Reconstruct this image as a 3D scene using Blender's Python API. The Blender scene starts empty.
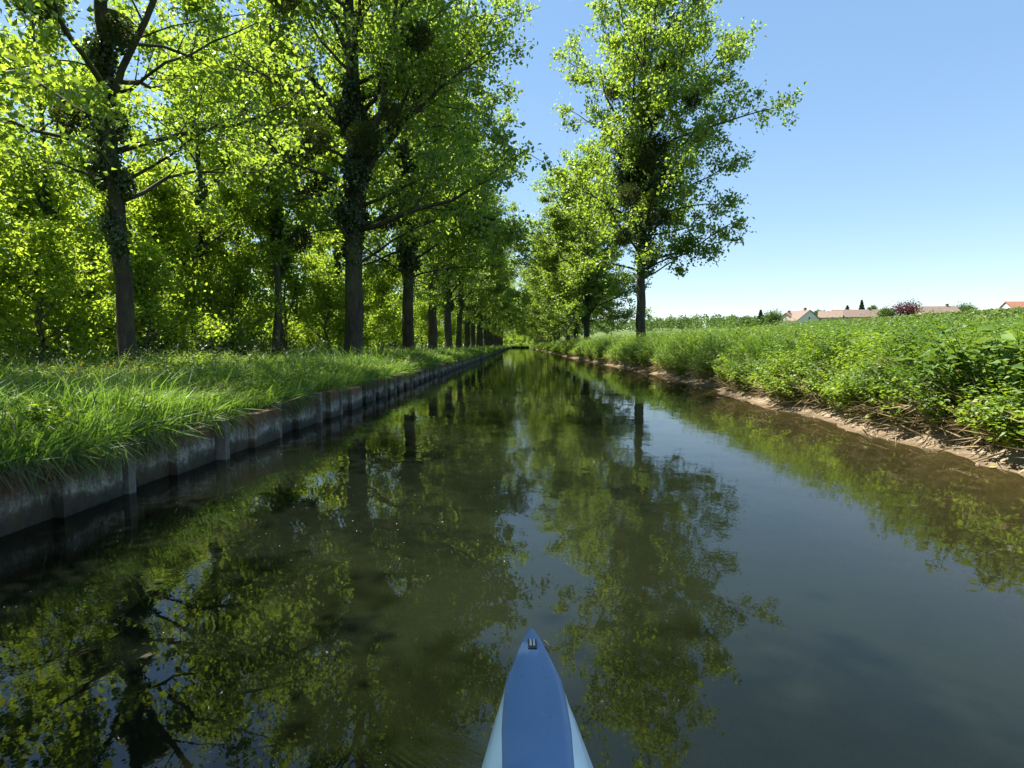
import bpy, math, random
import numpy as np
from mathutils import Vector, Matrix
R = math.radians
S = bpy.context.scene
COL = S.collection

# ------------------------------------------------------------------ camera, sky, sun, exposure
EYE = 1.2
cam_d = bpy.data.cameras.new('camera')
cam_d.sensor_width = 36.0
cam_d.lens = 560 / 1024 * 36.0
cam_d.clip_start = 0.05
cam_d.clip_end = 9000
cam = bpy.data.objects.new('camera', cam_d)
COL.objects.link(cam)
cam.location = (0, 0, EYE)
cam.rotation_euler = (R(90 - 3.98), 0, R(0.61))
S.camera = cam

SUN_AZ, SUN_EL = -66.0, 62.0          # azimuth from +Y, negative = left of the canal axis
W = bpy.data.worlds.new('World')
S.world = W
W.use_nodes = True
wn = W.node_tree
bg = wn.nodes['Background']
sky = wn.nodes.new('ShaderNodeTexSky')
sky.sky_type = 'NISHITA'
sky.sun_disc = False
sky.sun_elevation = R(SUN_EL)
sky.sun_rotation = R(SUN_AZ)
sky.air_density = 0.9
sky.dust_density = 0.12
sky.ozone_density = 2.2
gam = wn.nodes.new('ShaderNodeGamma'); gam.inputs[1].default_value = 0.56      # hazy air: flatter gradient towards the horizon
hsv = wn.nodes.new('ShaderNodeHueSaturation'); hsv.inputs['Saturation'].default_value = 1.42
wn.links.new(sky.outputs[0], gam.inputs[0]); wn.links.new(gam.outputs[0], hsv.inputs['Color']); wn.links.new(hsv.outputs[0], bg.inputs[0])
bg.inputs[1].default_value = 0.13

sun_d = bpy.data.lights.new('sun', 'SUN')
sun_d.energy = 4.8
sun_d.angle = R(0.53)
sun_d.color = (1.0, 0.95, 0.86)
sun = bpy.data.objects.new('sun', sun_d)
COL.objects.link(sun)
sdir = Vector((math.sin(R(SUN_AZ)) * math.cos(R(SUN_EL)), math.cos(R(SUN_AZ)) * math.cos(R(SUN_EL)), math.sin(R(SUN_EL))))
sun.rotation_euler = sdir.to_track_quat('Z', 'Y').to_euler()

S.view_settings.view_transform = 'Standard'
S.view_settings.look = 'None'
S.view_settings.exposure = 1.75
S.view_settings.gamma = 1.0
S.render.engine = 'CYCLES'
cy = S.cycles
cy.use_denoising = True
cy.max_bounces = 7
cy.diffuse_bounces = 5
cy.glossy_bounces = 3
cy.transmission_bounces = 3
cy.transparent_max_bounces = 6
cy.caustics_reflective = False
cy.caustics_refractive = False
cy.sample_clamp_indirect = 6.0

# ------------------------------------------------------------------ helpers
def sm(a, b, x):
    t = np.clip((np.asarray(x, float) - a) / (b - a), 0, 1)
    return t * t * (3 - 2 * t)

def wob(x, y, s=1.0):
    """smooth pseudo noise in about -1..1"""
    x = np.asarray(x, float) / s; y = np.asarray(y, float) / s
    return (np.sin(x * 1.7 + 1.3 * np.sin(y * 1.1 + .5)) + np.sin(y * 1.3 + 1.1 * np.sin(x * .9 + 2.)) +
            .6 * np.sin(x * 3.1 - y * 2.3 + 1.) + .5 * np.sin(y * 4.3 + x * 1.9)) / 3.1

class MB:
    """collects tubes, boxes and polygons into one mesh"""
    def __init__(s): s.v = []; s.f = []; s.m = []
    def add(s, vs, fs, mat=0):
        b = len(s.v); s.v += [tuple(p) for p in vs]
        for f in fs: s.f.append([i + b for i in f]); s.m.append(mat)
    def tube(s, pts, rad, n=7, mat=0, cap=True):
        pts = [Vector(p) for p in pts]; vs = []; fs = []
        ref = Vector((0.31, .17, .93))
        for i, p in enumerate(pts):
            d = (pts[min(i + 1, len(pts) - 1)] - pts[max(i - 1, 0)]).normalized()
            u = d.cross(ref)
            if u.length < .15: u = d.cross(Vector((1, 0, 0)))
            u.normalize(); w = d.cross(u)
            for k in range(n):
                a = 2 * math.pi * k / n
                vs.append(p + (u * math.cos(a) + w * math.sin(a)) * rad[i])
        for i in range(len(pts) - 1):
            for k in range(n):
                k2 = (k + 1) % n
                fs.append([i * n + k, i * n + k2, i * n + n + k2, i * n + n + k])
        if cap:
            fs.append(list(range(n))[::-1]); fs.append([(len(pts) - 1) * n + k for k in range(n)])
        s.add(vs, fs, mat)
    def box(s, x0, x1, y0, y1, z0, z1, mat=0):
        s.add([(x0, y0, z0), (x1, y0, z0), (x1, y1, z0), (x0, y1, z0), (x0, y0, z1), (x1, y0, z1), (x1, y1, z1), (x0, y1, z1)],
              [[3, 2, 1, 0], [4, 5, 6, 7], [0, 1, 5, 4], [1, 2, 6, 5], [2, 3, 7, 6], [3, 0, 4, 7]], mat)
    def mesh(s, name, mats, smooth=False):
        me = bpy.data.meshes.new(name); me.from_pydata(s.v, [], s.f)
        for m in mats: me.materials.append(m)
        me.polygons.foreach_set('material_index', s.m)
        if smooth: me.polygons.foreach_set('use_smooth', [True] * len(s.f))
        me.update(); return me

def np_mesh(name, verts, polys_n, idx, mat, smooth=False):
    """verts (N,3), polys_n loops per polygon, idx flat indices"""
    me = bpy.data.meshes.new(name)
    me.vertices.add(len(verts)); me.vertices.foreach_set('co', np.asarray(verts, np.float32).ravel())
    me.loops.add(len(idx)); me.loops.foreach_set('vertex_index', np.asarray(idx, np.int32))
    polys_n = np.asarray(polys_n, np.int32)
    me.polygons.add(len(polys_n))
    st = np.concatenate([[0], np.cumsum(polys_n)[:-1]]).astype(np.int32)
    me.polygons.foreach_set('loop_start', st)
    try: me.polygons.foreach_set('loop_total', polys_n)
    except Exception: pass
    me.polygons.foreach_set('use_smooth', np.full(len(polys_n), smooth))
    me.materials.append(mat)
    me.update(calc_edges=True); return me

def norm(a): return a / (np.linalg.norm(a, axis=1, keepdims=True) + 1e-9)

def leaf_mesh(name, P, N, T, size, mat, wid=.42, fold=.18):
    """one folded kite-shaped leaf at each point: P base, N facing, T towards the tip"""
    T = norm(T); N = norm(N - T * np.sum(N * T, 1, keepdims=True)); B = np.cross(N, T)
    s = size[:, None]
    v = np.stack([P, P + T * s * .42 + B * s * wid + N * s * fold, P + T * s, P + T * s * .42 - B * s * wid + N * s * fold], 1).reshape(-1, 3)
    n = len(P)
    return np_mesh(name, v, np.full(n, 4), np.arange(4 * n), mat)

def blade_mesh(name, P, h, w, lean, az, mat, bend=.55):
    """grass blades: 5 vertices each, curving over towards az"""
    n = len(P)
    d = np.stack([np.cos(az), np.sin(az), np.zeros(n)], 1)
    rng = np.random.default_rng(n)
    a2 = rng.uniform(0, 6.283, n)
    sd = np.stack([np.cos(a2), np.sin(a2), np.zeros(n)], 1) * (w / 2)[:, None]
    up = np.array([[0, 0, 1.]])
    m = P + up * (h * .62)[:, None] + d * (lean * bend * .6)[:, None]
    t = P + up * (h * (1 - .25 * np.clip(lean / (h + 1e-6), 0, 1.6)))[:, None] + d * lean[:, None]
    v = np.stack([P - sd, P + sd, m + sd * .8, m - sd * .8, t], 1).reshape(-1, 3)
    b = np.arange(n)[:, None] * 5
    idx = (b + np.array([[0, 1, 2, 3, 3, 2, 4]])).ravel()
    return np_mesh(name, v, np.tile([4, 3], n), idx, mat)

def ob(name, me, parent=None, loc=None, label=None, cat=None, group=None, kind=None):
    o = bpy.data.objects.new(name, me); COL.objects.link(o)
    if parent: o.parent = parent
    if loc is not None: o.location = loc
    if label: o['label'] = label
    if cat: o['category'] = cat
    if group: o['group'] = group
    if kind: o['kind'] = kind
    return o

def dup(root, loc, rz=0, sc=1.0, label=None, group=None, name=None):
    c = root.copy(); COL.objects.link(c)
    if name: c.name = name
    c.location = loc; c.rotation_euler = (0, 0, rz)
    c.scale = sc if isinstance(sc, tuple) else (sc, sc, sc)
    if label: c['label'] = label
    if group: c['group'] = group
    for ch in list(root.children):
        k = ch.copy(); COL.objects.link(k); k.parent = c
        for g in list(ch.children):
            d = g.copy(); COL.objects.link(d); d.parent = k
    return c

# ------------------------------------------------------------------ materials
class NT:
    def __init__(s, name):
        s.m = bpy.data.materials.new(name); s.m.use_nodes = True
        s.t = s.m.node_tree; s.t.nodes.clear()
        s.out = s.n('ShaderNodeOutputMaterial')
    def n(s, typ, **kw):
        nd = s.t.nodes.new(typ)
        for k, v in kw.items(): setattr(nd, k, v)
        return nd
    def l(s, a, b): s.t.links.new(a, b)
    def noise(s, vec, scale, detail=4, rough=.6):
        nd = s.n('ShaderNodeTexNoise'); nd.inputs['Scale'].default_value = scale
        nd.inputs['Detail'].default_value = detail; nd.inputs['Roughness'].default_value = rough
        if vec is not None: s.l(vec, nd.inputs['Vector'])
        return nd
    def ramp(s, fac, stops):
        nd = s.n('ShaderNodeValToRGB'); e = nd.color_ramp.elements
        while len(e) < len(stops): e.new(.5)
        for q, (p, c) in zip(e, stops): q.position = p; q.color = (*c, 1) if len(c) == 3 else c
        s.l(fac, nd.inputs[0]); return nd
    def mix(s, fac, a, b, bt='MIX'):
        nd = s.n('ShaderNodeMix', data_type='RGBA', blend_type=bt)
        for sock, v in ((nd.inputs[0], fac), (nd.inputs[6], a), (nd.inputs[7], b)):
            if hasattr(v, 'links'): s.l(v, sock)
            elif isinstance(v, (int, float)): sock.default_value = v
            else: sock.default_value = (*v, 1)
        return nd.outputs[2]
    def math(s, op, a, b=None, clamp=False):
        nd = s.n('ShaderNodeMath', operation=op); nd.use_clamp = clamp
        for i, v in enumerate((a, b)):
            if v is None: continue
            if hasattr(v, 'links'): s.l(v, nd.inputs[i])
            else: nd.inputs[i].default_value = v
        return nd.outputs[0]

def leaf_mat(name, dark, light, trans, tfac=.45, gloss=.06, rough=.38):
    k = NT(name)
    g = k.n('ShaderNodeNewGeometry'); oi = k.n('ShaderNodeObjectInfo')
    r = g.outputs['Random Per Island']
    c = k.mix(r, dark, light)
    hs = k.n('ShaderNodeHueSaturation')
    k.l(k.math('ADD', k.math('MULTIPLY', oi.outputs['Random'], .36), .82), hs.inputs['Value']); k.l(c, hs.inputs['Color'])
    hs.inputs['Hue'].default_value = .5
    df = k.n('ShaderNodeBsdfDiffuse'); k.l(hs.outputs[0], df.inputs[0])
    tr = k.n('ShaderNodeBsdfTranslucent')
    t2 = k.mix(r, tuple(x * .75 for x in trans), tuple(min(1, x * 1.2) for x in trans)); k.l(t2, tr.inputs[0])
    mx = k.n('ShaderNodeMixShader'); mx.inputs[0].default_value = tfac
    k.l(df.outputs[0], mx.inputs[1]); k.l(tr.outputs[0], mx.inputs[2])
    gl = k.n('ShaderNodeBsdfGlossy'); gl.inputs['Roughness'].default_value = rough; gl.inputs['Color'].default_value = (1, 1, 1, 1)
    m2 = k.n('ShaderNodeMixShader'); m2.inputs[0].default_value = gloss
    k.l(mx.outputs[0], m2.inputs[1]); k.l(gl.outputs[0], m2.inputs[2])
    k.l(m2.outputs[0], k.out.inputs[0]); return k.m

M = {}
M['poplar_leaf'] = leaf_mat('poplar_leaf', (.045, .10, .012), (.10, .165, .018), (.37, .53, .04), .52, .045, .42)
M['shrub_leaf'] = leaf_mat('shrub_leaf', (.07, .135, .012), (.13, .20, .018), (.47, .63, .045), .54, .02, .5)
M['ivy_leaf'] = leaf_mat('ivy_leaf', (.02, .05, .012), (.05, .09, .018), (.08, .14, .015), .25, .05)
M['mistletoe_leaf'] = leaf_mat('mistletoe_leaf', (.03, .05, .012), (.06, .085, .02), (.09, .12, .015), .3, .02)
M['grass_blade'] = leaf_mat('grass_blade', (.045, .105, .018), (.12, .18, .03), (.22, .38, .03), .42, .025, .5)
M['herb_leaf'] = leaf_mat('herb_leaf', (.08, .15, .013), (.155, .22, .022), (.36, .50, .025), .4, .025, .5)
M['broad_leaf'] = leaf_mat('broad_leaf', (.06, .13, .02), (.12, .2, .04), (.24, .36, .03), .3, .015, .6)
M['old_stem'] = leaf_mat('old_stem', (.05, .05, .02), (.15, .13, .07), (.1, .1, .04), .2, .01)
M['dry_stalk'] = leaf_mat('dry_stalk', (.20, .14, .07), (.42, .33, .19), (.3, .24, .12), .2, .01)
M['seed_head'] = leaf_mat('seed_head', (.22, .24, .13), (.4, .4, .28), (.3, .32, .16), .3, .01)
M['meadow_blade'] = leaf_mat('meadow_blade', (.07, .12, .02), (.15, .19, .05), (.22, .30, .05), .3, .02)
M['copper_leaf'] = leaf_mat('copper_leaf', (.06, .02, .022), (.12, .04, .04), (.12, .03, .03), .3, .02)
M['far_leaf'] = leaf_mat('far_leaf', (.07, .12, .035), (.14, .2, .06), (.12, .18, .04), .3, .0)
M['conifer_leaf'] = leaf_mat('conifer_leaf', (.03, .06, .03), (.06, .10, .05), (.03, .05, .02), .1, .0)
M['flower'] = leaf_mat('flower', (.6, .4, .02), (.75, .55, .05), (.5, .35, .03), .3, .0)

def bark_mat(name, a, b, c):
    k = NT(name); tc = k.n('ShaderNodeTexCoord'); mp = k.n('ShaderNodeMapping')
    mp.inputs['Scale'].default_value = (1, 1, .22); k.l(tc.outputs['Object'], mp.inputs['Vector'])
    n1 = k.noise(mp.outputs[0], 9, 6, .7); n2 = k.noise(tc.outputs['Object'], .8, 3)
    col = k.ramp(n1.outputs[0], [(.3, a), (.55, b), (.75, c)])
    col2 = k.mix(k.ramp(n2.outputs[0], [(.45, (0, 0, 0)), (.7, (1, 1, 1))]).outputs[0], col.outputs[0], (.07, .085, .035))
    p = k.n('ShaderNodeBsdfPrincipled'); p.inputs['Roughness'].default_value = .95
    k.l(col2, p.inputs['Base Color'])
    bp = k.n('ShaderNodeBump'); bp.inputs['Strength'].default_value = .9; bp.inputs['Distance'].default_value = .05
    k.l(n1.outputs[0], bp.inputs['Height']); k.l(bp.outputs[0], p.inputs['Normal']); k.l(p.outputs[0], k.out.inputs[0])
    return k.m
M['bark'] = bark_mat('bark', (.016, .012, .008), (.05, .039, .027), (.115, .09, .065))
M['thin_bark'] = bark_mat('thin_bark', (.035, .03, .02), (.09, .08, .055), (.16, .15, .11))

def plain(name, col, rough=.6, metal=0, spec=.5, var=.0, scale=8, coat=0):
    k = NT(name); p = k.n('ShaderNodeBsdfPrincipled')
    p.inputs['Roughness'].default_value = rough; p.inputs['Metallic'].default_value = metal
    p.inputs['Specular IOR Level'].default_value = spec; p.inputs['Coat Weight'].default_value = coat
    if var:
        tc = k.n('ShaderNodeTexCoord'); n = k.noise(tc.outputs['Object'], scale, 5)
        r = k.ramp(n.outputs[0], [(.25, tuple(x * (1 - var) for x in col)), (.75, tuple(min(1, x * (1 + var)) for x in col))])
        k.l(r.outputs[0], p.inputs['Base Color'])
    else: p.inputs['Base Color'].default_value = (*col, 1)
    k.l(p.outputs[0], k.out.inputs[0]); return k.m

# ground: zones from the height and place
def ground_mat():
    k = NT('ground_soil'); g = k.n('ShaderNodeNewGeometry')
    at = k.n('ShaderNodeAttribute', attribute_name='zone')
    sep = k.n('ShaderNodeSeparateColor'); k.l(at.outputs['Color'], sep.inputs[0])
    n1 = k.noise(g.outputs['Position'], 2.2, 8, .7); n2 = k.noise(g.outputs['Position'], 22, 5, .7); n3 = k.noise(g.outputs['Position'], .03, 5)
    soil = k.ramp(n1.outputs[0], [(.3, (.03, .045, .015)), (.6, (.06, .08, .025)), (.75, (.10, .085, .05))])
    sand = k.ramp(n2.outputs[0], [(.25, (.15, .115, .075)), (.5, (.27, .21, .14)), (.8, (.38, .31, .22))])
    sand2 = k.mix(k.ramp(n1.outputs[0], [(.45, (0, 0, 0)), (.65, (1, 1, 1))]).outputs[0], sand.outputs[0], (.17, .125, .08))
    mud = k.ramp(n1.outputs[0], [(.3, (.022, .033, .016)), (.7, (.042, .052, .028))])
    field = k.ramp(n3.outputs[0], [(.35, (.055, .09, .018)), (.5, (.085, .115, .03)), (.65, (.15, .14, .065))])
    f2 = k.mix(k.ramp(n1.outputs[0], [(.35, (0, 0, 0)), (.65, (1, 1, 1))]).outputs[0], field.outputs[0], (.06, .10, .02))
    c = k.mix(sep.outputs[0], soil.outputs[0], sand2)
    sz = k.n('ShaderNodeSeparateXYZ'); k.l(g.outputs['Position'], sz.inputs[0])
    wet = k.ramp(k.math('ADD', sz.outputs[2], k.math('MULTIPLY', n2.outputs[0], .03)), [(.02, (.5, .46, .42)), (.07, (1, 1, 1))])
    c = k.mix(1.0, c, wet.outputs[0], 'MULTIPLY')
    c = k.mix(sep.outputs[1], c, mud.outputs[0])
    c = k.mix(sep.outputs[2], c, f2)
    p = k.n('ShaderNodeBsdfPrincipled'); p.inputs['Roughness'].default_value = .95; p.inputs['Specular IOR Level'].default_value = .2
    k.l(c, p.inputs['Base Color'])
    bp = k.n('ShaderNodeBump'); bp.inputs['Strength'].default_value = .6; bp.inputs['Distance'].default_value = .03
    k.l(n2.outputs[0], bp.inputs['Height']); k.l(bp.outputs[0], p.inputs['Normal'])
    k.l(p.outputs[0], k.out.inputs[0]); return k.m
M['ground'] = ground_mat()

def water_mat():
    k = NT('canal_water_surface'); g = k.n('ShaderNodeNewGeometry'); P = g.outputs['Position']
    mp = k.n('ShaderNodeMapping'); mp.inputs['Scale'].default_value = (1.0, .75, 1); k.l(P, mp.inputs['Vector'])
    a = k.noise(mp.outputs[0], 1.6, 2, .5); b = k.noise(mp.outputs[0], 9, 3, .6)
    band = k.noise(P, .18, 2, .5)
    bandr = k.ramp(band.outputs[0], [(.42, (.12, .12, .12)), (.68, (1, 1, 1))])
    h = k.math('ADD', k.math('MULTIPLY', a.outputs[0], .0045), k.math('MULTIPLY', k.math('MULTIPLY', b.outputs[0], bandr.outputs[0]), .0016))
    # bow wave: fine diagonal ripples peeling off the left side of the bow
    wv = k.n('ShaderNodeTexWave'); wv.bands_direction = 'X'
    mw = k.n('ShaderNodeMapping'); mw.inputs['Rotation'].default_value = (0, 0, R(-52)); k.l(P, mw.inputs['Vector']); k.l(mw.outputs[0], wv.inputs['Vector'])
    wv.inputs['Scale'].default_value = 14; wv.inputs['Distortion'].default_value = 2.5; wv.inputs['Detail'].default_value = 2
    sx = k.n('ShaderNodeSeparateXYZ'); k.l(P, sx.inputs[0])
    dx = k.math('ADD', sx.outputs[0], .23); dy = k.math('SUBTRACT', sx.outputs[1], 1.22)
    d2 = k.math('ADD', k.math('MULTIPLY', k.math('MULTIPLY', dx, dx), 14.), k.math('MULTIPLY', k.math('MULTIPLY', dy, dy), 5.))
    msk = k.math('SUBTRACT', 1.0, d2, True)
    h = k.math('ADD', h, k.math('MULTIPLY', k.math('MULTIPLY', wv.outputs[1], msk), .0018))
    bp = k.n('ShaderNodeBump'); bp.inputs['Strength'].default_value = 1; bp.inputs['Distance'].default_value = 1
    k.l(h, bp.inputs['Height'])
    fr = k.n('ShaderNodeFresnel'); fr.inputs[0].default_value = 1.48; k.l(bp.outputs[0], fr.inputs[1])
    gl = k.n('ShaderNodeBsdfGlossy'); gl.inputs['Roughness'].default_value = .012; k.l(bp.outputs[0], gl.inputs['Normal'])
    n = k.noise(P, .35, 4)
    murk = k.ramp(n.outputs[0], [(.35, (.0072, .0104, .0056)), (.7, (.0102, .0126, .0078))])
    df = k.n('ShaderNodeBsdfDiffuse'); k.l(murk.outputs[0], df.inputs[0])
    tp = k.n('ShaderNodeBsdfTransparent'); tp.inputs[0].default_value = (.66, .68, .50, 1)
    at = k.n('ShaderNodeAttribute', attribute_name='shallow')
    m1 = k.n('ShaderNodeMixShader'); k.l(at.outputs['Fac'], m1.inputs[0]); k.l(df.outputs[0], m1.inputs[1]); k.l(tp.outputs[0], m1.inputs[2])
    m2 = k.n('ShaderNodeMixShader'); k.l(fr.outputs[0], m2.inputs[0]); k.l(m1.outputs[0], m2.inputs[1]); k.l(gl.outputs[0], m2.inputs[2])
    k.l(m2.outputs[0], k.out.inputs[0]); return k.m
M['water'] = water_mat()

def wall_mat():
    k = NT('stained_concrete'); g = k.n('ShaderNodeNewGeometry'); P = g.outputs['Position']
    sx = k.n('ShaderNodeSeparateXYZ'); k.l(P, sx.inputs[0])
    n1 = k.noise(P, 3.5, 8, .72); n2 = k.noise(P, 30, 5, .7)
    z = k.math('ADD', sx.outputs[2], k.math('MULTIPLY', k.math('SUBTRACT', n1.outputs[0], .5), .34))
    r = k.ramp(z, [(.0, (.02, .024, .014)), (.08, (.065, .066, .045)), (.12, (.20, .19, .145)), (.16, (.56, .54, .46)), (.25, (.36, .32, .25)), (.29, (.25, .13, .062)), (.44, (.36, .175, .085))])
    k2 = k.mix(k.ramp(n2.outputs[0], [(.35, (0, 0, 0)), (.6, (1, 1, 1))]).outputs[0], k.mix(.75, r.outputs[0], (.02, .02, .014)), r.outputs[0])
    ms = k.n('ShaderNodeMapping'); ms.inputs['Scale'].default_value = (1, 1, .12); k.l(P, ms.inputs['Vector'])
    st_ = k.noise(ms.outputs[0], 16, 4, .65); n4 = k.noise(P, 1.3, 4, .6); n5 = k.noise(P, 9, 6, .75)
    k2 = k.mix(k.ramp(st_.outputs[0], [(.42, (0, 0, 0)), (.66, (.7, .7, .7))]).outputs[0], k2, (.05, .045, .032))
    k2 = k.mix(k.ramp(n5.outputs[0], [(.52, (0, 0, 0)), (.66, (.75, .75, .75))]).outputs[0], k2, (.05, .065, .02))
    k2 = k.mix(k.ramp(n4.outputs[0], [(.45, (0, 0, 0)), (.62, (.28, .28, .28))]).outputs[0], k2, (.17, .10, .055))
    p = k.n('ShaderNodeBsdfPrincipled'); p.inputs['Roughness'].default_value = .9; k.l(k2, p.inputs['Base Color'])
    bp = k.n('ShaderNodeBump'); bp.inputs['Strength'].default_value = .8; bp.inputs['Distance'].default_value = .015
    k.l(n2.outputs[0], bp.inputs['Height']); k.l(bp.outputs[0], p.inputs['Normal']); k.l(p.outputs[0], k.out.inputs[0]); return k.m
M['concrete'] = wall_mat()
M['post_concrete'] = plain('post_concrete', (.17, .155, .13), .9, 0, .3, .45, 14)
M['hole'] = plain('hole', (.01, .01, .009), 1)

# ------------------------------------------------------------------ the lie of the land
WALL_X = -3.2
END_Y = 232.0
def shore(y):
    y = np.asarray(y, float)
    s = 4.75 + .75 * sm(5, 22, y) - .6 * sm(26, 60, y) + .16 * np.sin(y * .9) * sm(6, 14, y) + .10 * np.sin(y * 2.1 + 1) + .05 * np.sin(y * 5.3) + .03 * np.sin(y * 11.7 + 2)
    return s
def right_h(x, y):
    d = np.asarray(x, float) - shore(y)
    z = -.42 * (1 - sm(-2.4, -.05, d)) * 2.4 + .09 * sm(-.05, .30, d) + .52 * sm(.20, .8, d) + .25 * sm(2, 9, d)
    z = z + .035 * wob(x, y, .22) * sm(0, .3, d) * (1 - sm(.6, .9, d)) + .05 * wob(x, y, 1.4) * sm(1, 2, d)
    return z
def hill(x, y):
    x = np.asarray(x, float); y = np.asarray(y, float)
    z = 8.6 * sm(22, 125, x) * sm(40, 200, y + x * .6) + 3.6 * sm(130, 230, x) + 1.2 * sm(230, 500, x)
    z = z + 16 * sm(350, 1000, y) * sm(-100, 150, x) * (1 - .5 * sm(600, 1200, x)) + 10 * sm(500, 1400, x)
    return z
def ground_z(x, y):
    x = np.asarray(x, float); y = np.asarray(y, float)
    left = .44 + .07 * sm(-3.5, -5.6, x) + .06 * wob(x, y, 1.3) * sm(-3.6, -5, x) + .25 * sm(-14, -40, x)
    chan = np.full_like(x, -1.0)
    rt = right_h(x, y)
    mid = np.where(x < 1.5, chan, rt)
    z = np.where(x < WALL_X - .05, left, mid)
    close = sm(END_Y - 1, END_Y + 1.5, y)
    z = np.where((x > WALL_X - .05) & (x < 9), z * (1 - close) + .75 * close, z)
    close2 = sm(-36, -38, y)
    return z + hill(x, y)

xs = np.unique(np.concatenate([np.linspace(-3000, -300, 10), np.linspace(-300, -40, 14), np.linspace(-40, -8, 24), np.linspace(-8, -3.3, 18), [-3.26, -3.245],
                               np.linspace(-2.9, 3.0, 8), np.linspace(3.2, 8.0, 62), np.linspace(8.2, 16, 22), np.linspace(17, 60, 20), np.linspace(64, 330, 40), np.linspace(360, 3000, 22)]))
ys = np.unique(np.concatenate([np.linspace(-600, -45, 8), np.linspace(-40, 0, 12), np.linspace(0, 26, 150), np.linspace(26.3, 60, 90), np.linspace(61, 130, 70), np.linspace(132, 240, 50),
                               np.linspace(250, 600, 28), np.linspace(640, 4000, 34)]))
X, Y = np.meshgrid(xs, ys)
Z = ground_z(X, Y)
nx, ny = len(xs), len(ys)
vid = np.arange(nx * ny).reshape(ny, nx)
q = np.stack([vid[:-1, :-1], vid[:-1, 1:], vid[1:, 1:], vid[1:, :-1]], -1).reshape(-1, 4)
gm = np_mesh('ground', np.stack([X, Y, Z], -1).reshape(-1, 3), np.full(len(q), 4), q.ravel(), M['ground'], True)
D = X - shore(Y)
zone = np.zeros((ny, nx, 4), np.float32); zone[..., 3] = 1
inch = (Y < END_Y)
zone[..., 0] = np.where(inch & (X > 0), sm(-2.0, -.6, D) * (1 - sm(.35, .65, D)), 0)
zone[..., 1] = np.where(inch & (X > WALL_X - .05) & (X < 4.5), 1 - sm(-2.6, -1.2, D), 0)
zone[..., 2] = np.maximum(sm(11, 22, X), np.maximum(sm(300, 400, Y), sm(-60, -120, X)))
ca = gm.color_attributes.new('zone', 'FLOAT_COLOR', 'POINT'); ca.data.foreach_set('color', zone.ravel())
ob('ground', gm, kind='structure')

# water
wx = np.concatenate([[WALL_X - .04, -1, 1.5], np.linspace(2.2, 7.0, 49)])
wy = np.concatenate([np.linspace(-38, 0, 10), np.linspace(.2, 40, 200), np.linspace(40.5, 120, 120), np.linspace(121, END_Y, 80)])
WXg, WYg = np.meshgrid(wx, wy); nwx, nwy = len(wx), len(wy)
vid = np.arange(nwx * nwy).reshape(nwy, nwx)
q = np.stack([vid[:-1, :-1], vid[:-1, 1:], vid[1:, 1:], vid[1:, :-1]], -1).reshape(-1, 4)
wm = np_mesh('canal_water', np.stack([WXg, WYg, np.zeros_like(WXg)], -1).reshape(-1, 3), np.full(len(q), 4), q.ravel(), M['water'], True)
sh = (.5 + .34 * sm(-1.15, -.05, WXg - shore(WYg) + .18 * wob(WXg, WYg, .9))).astype(np.float32)
at = wm.attributes.new('shallow', 'FLOAT', 'POINT'); at.data.foreach_set('value', sh.ravel())
ob('canal_water', wm, kind='structure')

# ------------------------------------------------------------------ left canal wall
rw = ob('retaining_wall', None, loc=(WALL_X, 0, 0), label='low stained concrete retaining wall along the left canal bank, overhung by grass', cat='wall')
rnd = random.Random(5)
def wall_panel(mb, y0, y1, off, top):
    ym = y0 + (y1 - y0) * .46
    x = off
    mb.box(-.10, x, y0, ym, -.5, top)
    mb.box(-.10, x + .075, ym + .003, y1, -.5, top - .012)
y = -6.0; far = MB(); farp = MB(); npan = 0
while y < END_Y + 1:
    L = rnd.uniform(.92, 1.42); off = rnd.uniform(-.05, .06); top = .44 + rnd.uniform(-.07, .035)
    mb = MB() if y < 55 else far
    wall_panel(mb, y + .07, y + L - .07, off, top)
    if y < 55:
        p = ob('wall_panel', mb.mesh('wall_panel', [M['concrete']]), rw)
        if npan in (7, 9, 12, 15):
            h = MB(); h.tube([(off - .02, y + .3, .30), (off + .012, y + .3, .30)], [.035, .035], 12)
            ob('drain_hole', h.mesh('drain_hole', [M['hole']]), p)
    pm = MB() if y < 55 else farp
    pm.box(-.10, off + .095, y - .042, y + .042, -.5, top + .015)
    if y < 55: ob('post', pm.mesh('post', [M['post_concrete'], ]), rw)
    y += L; npan += 1
o = ob('wall_panel', far.mesh('far_wall_panels', [M['concrete']]), rw, kind='stuff')
o = ob('post', farp.mesh('far_wall_posts', [M['post_concrete']]), rw, kind='stuff')

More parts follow.
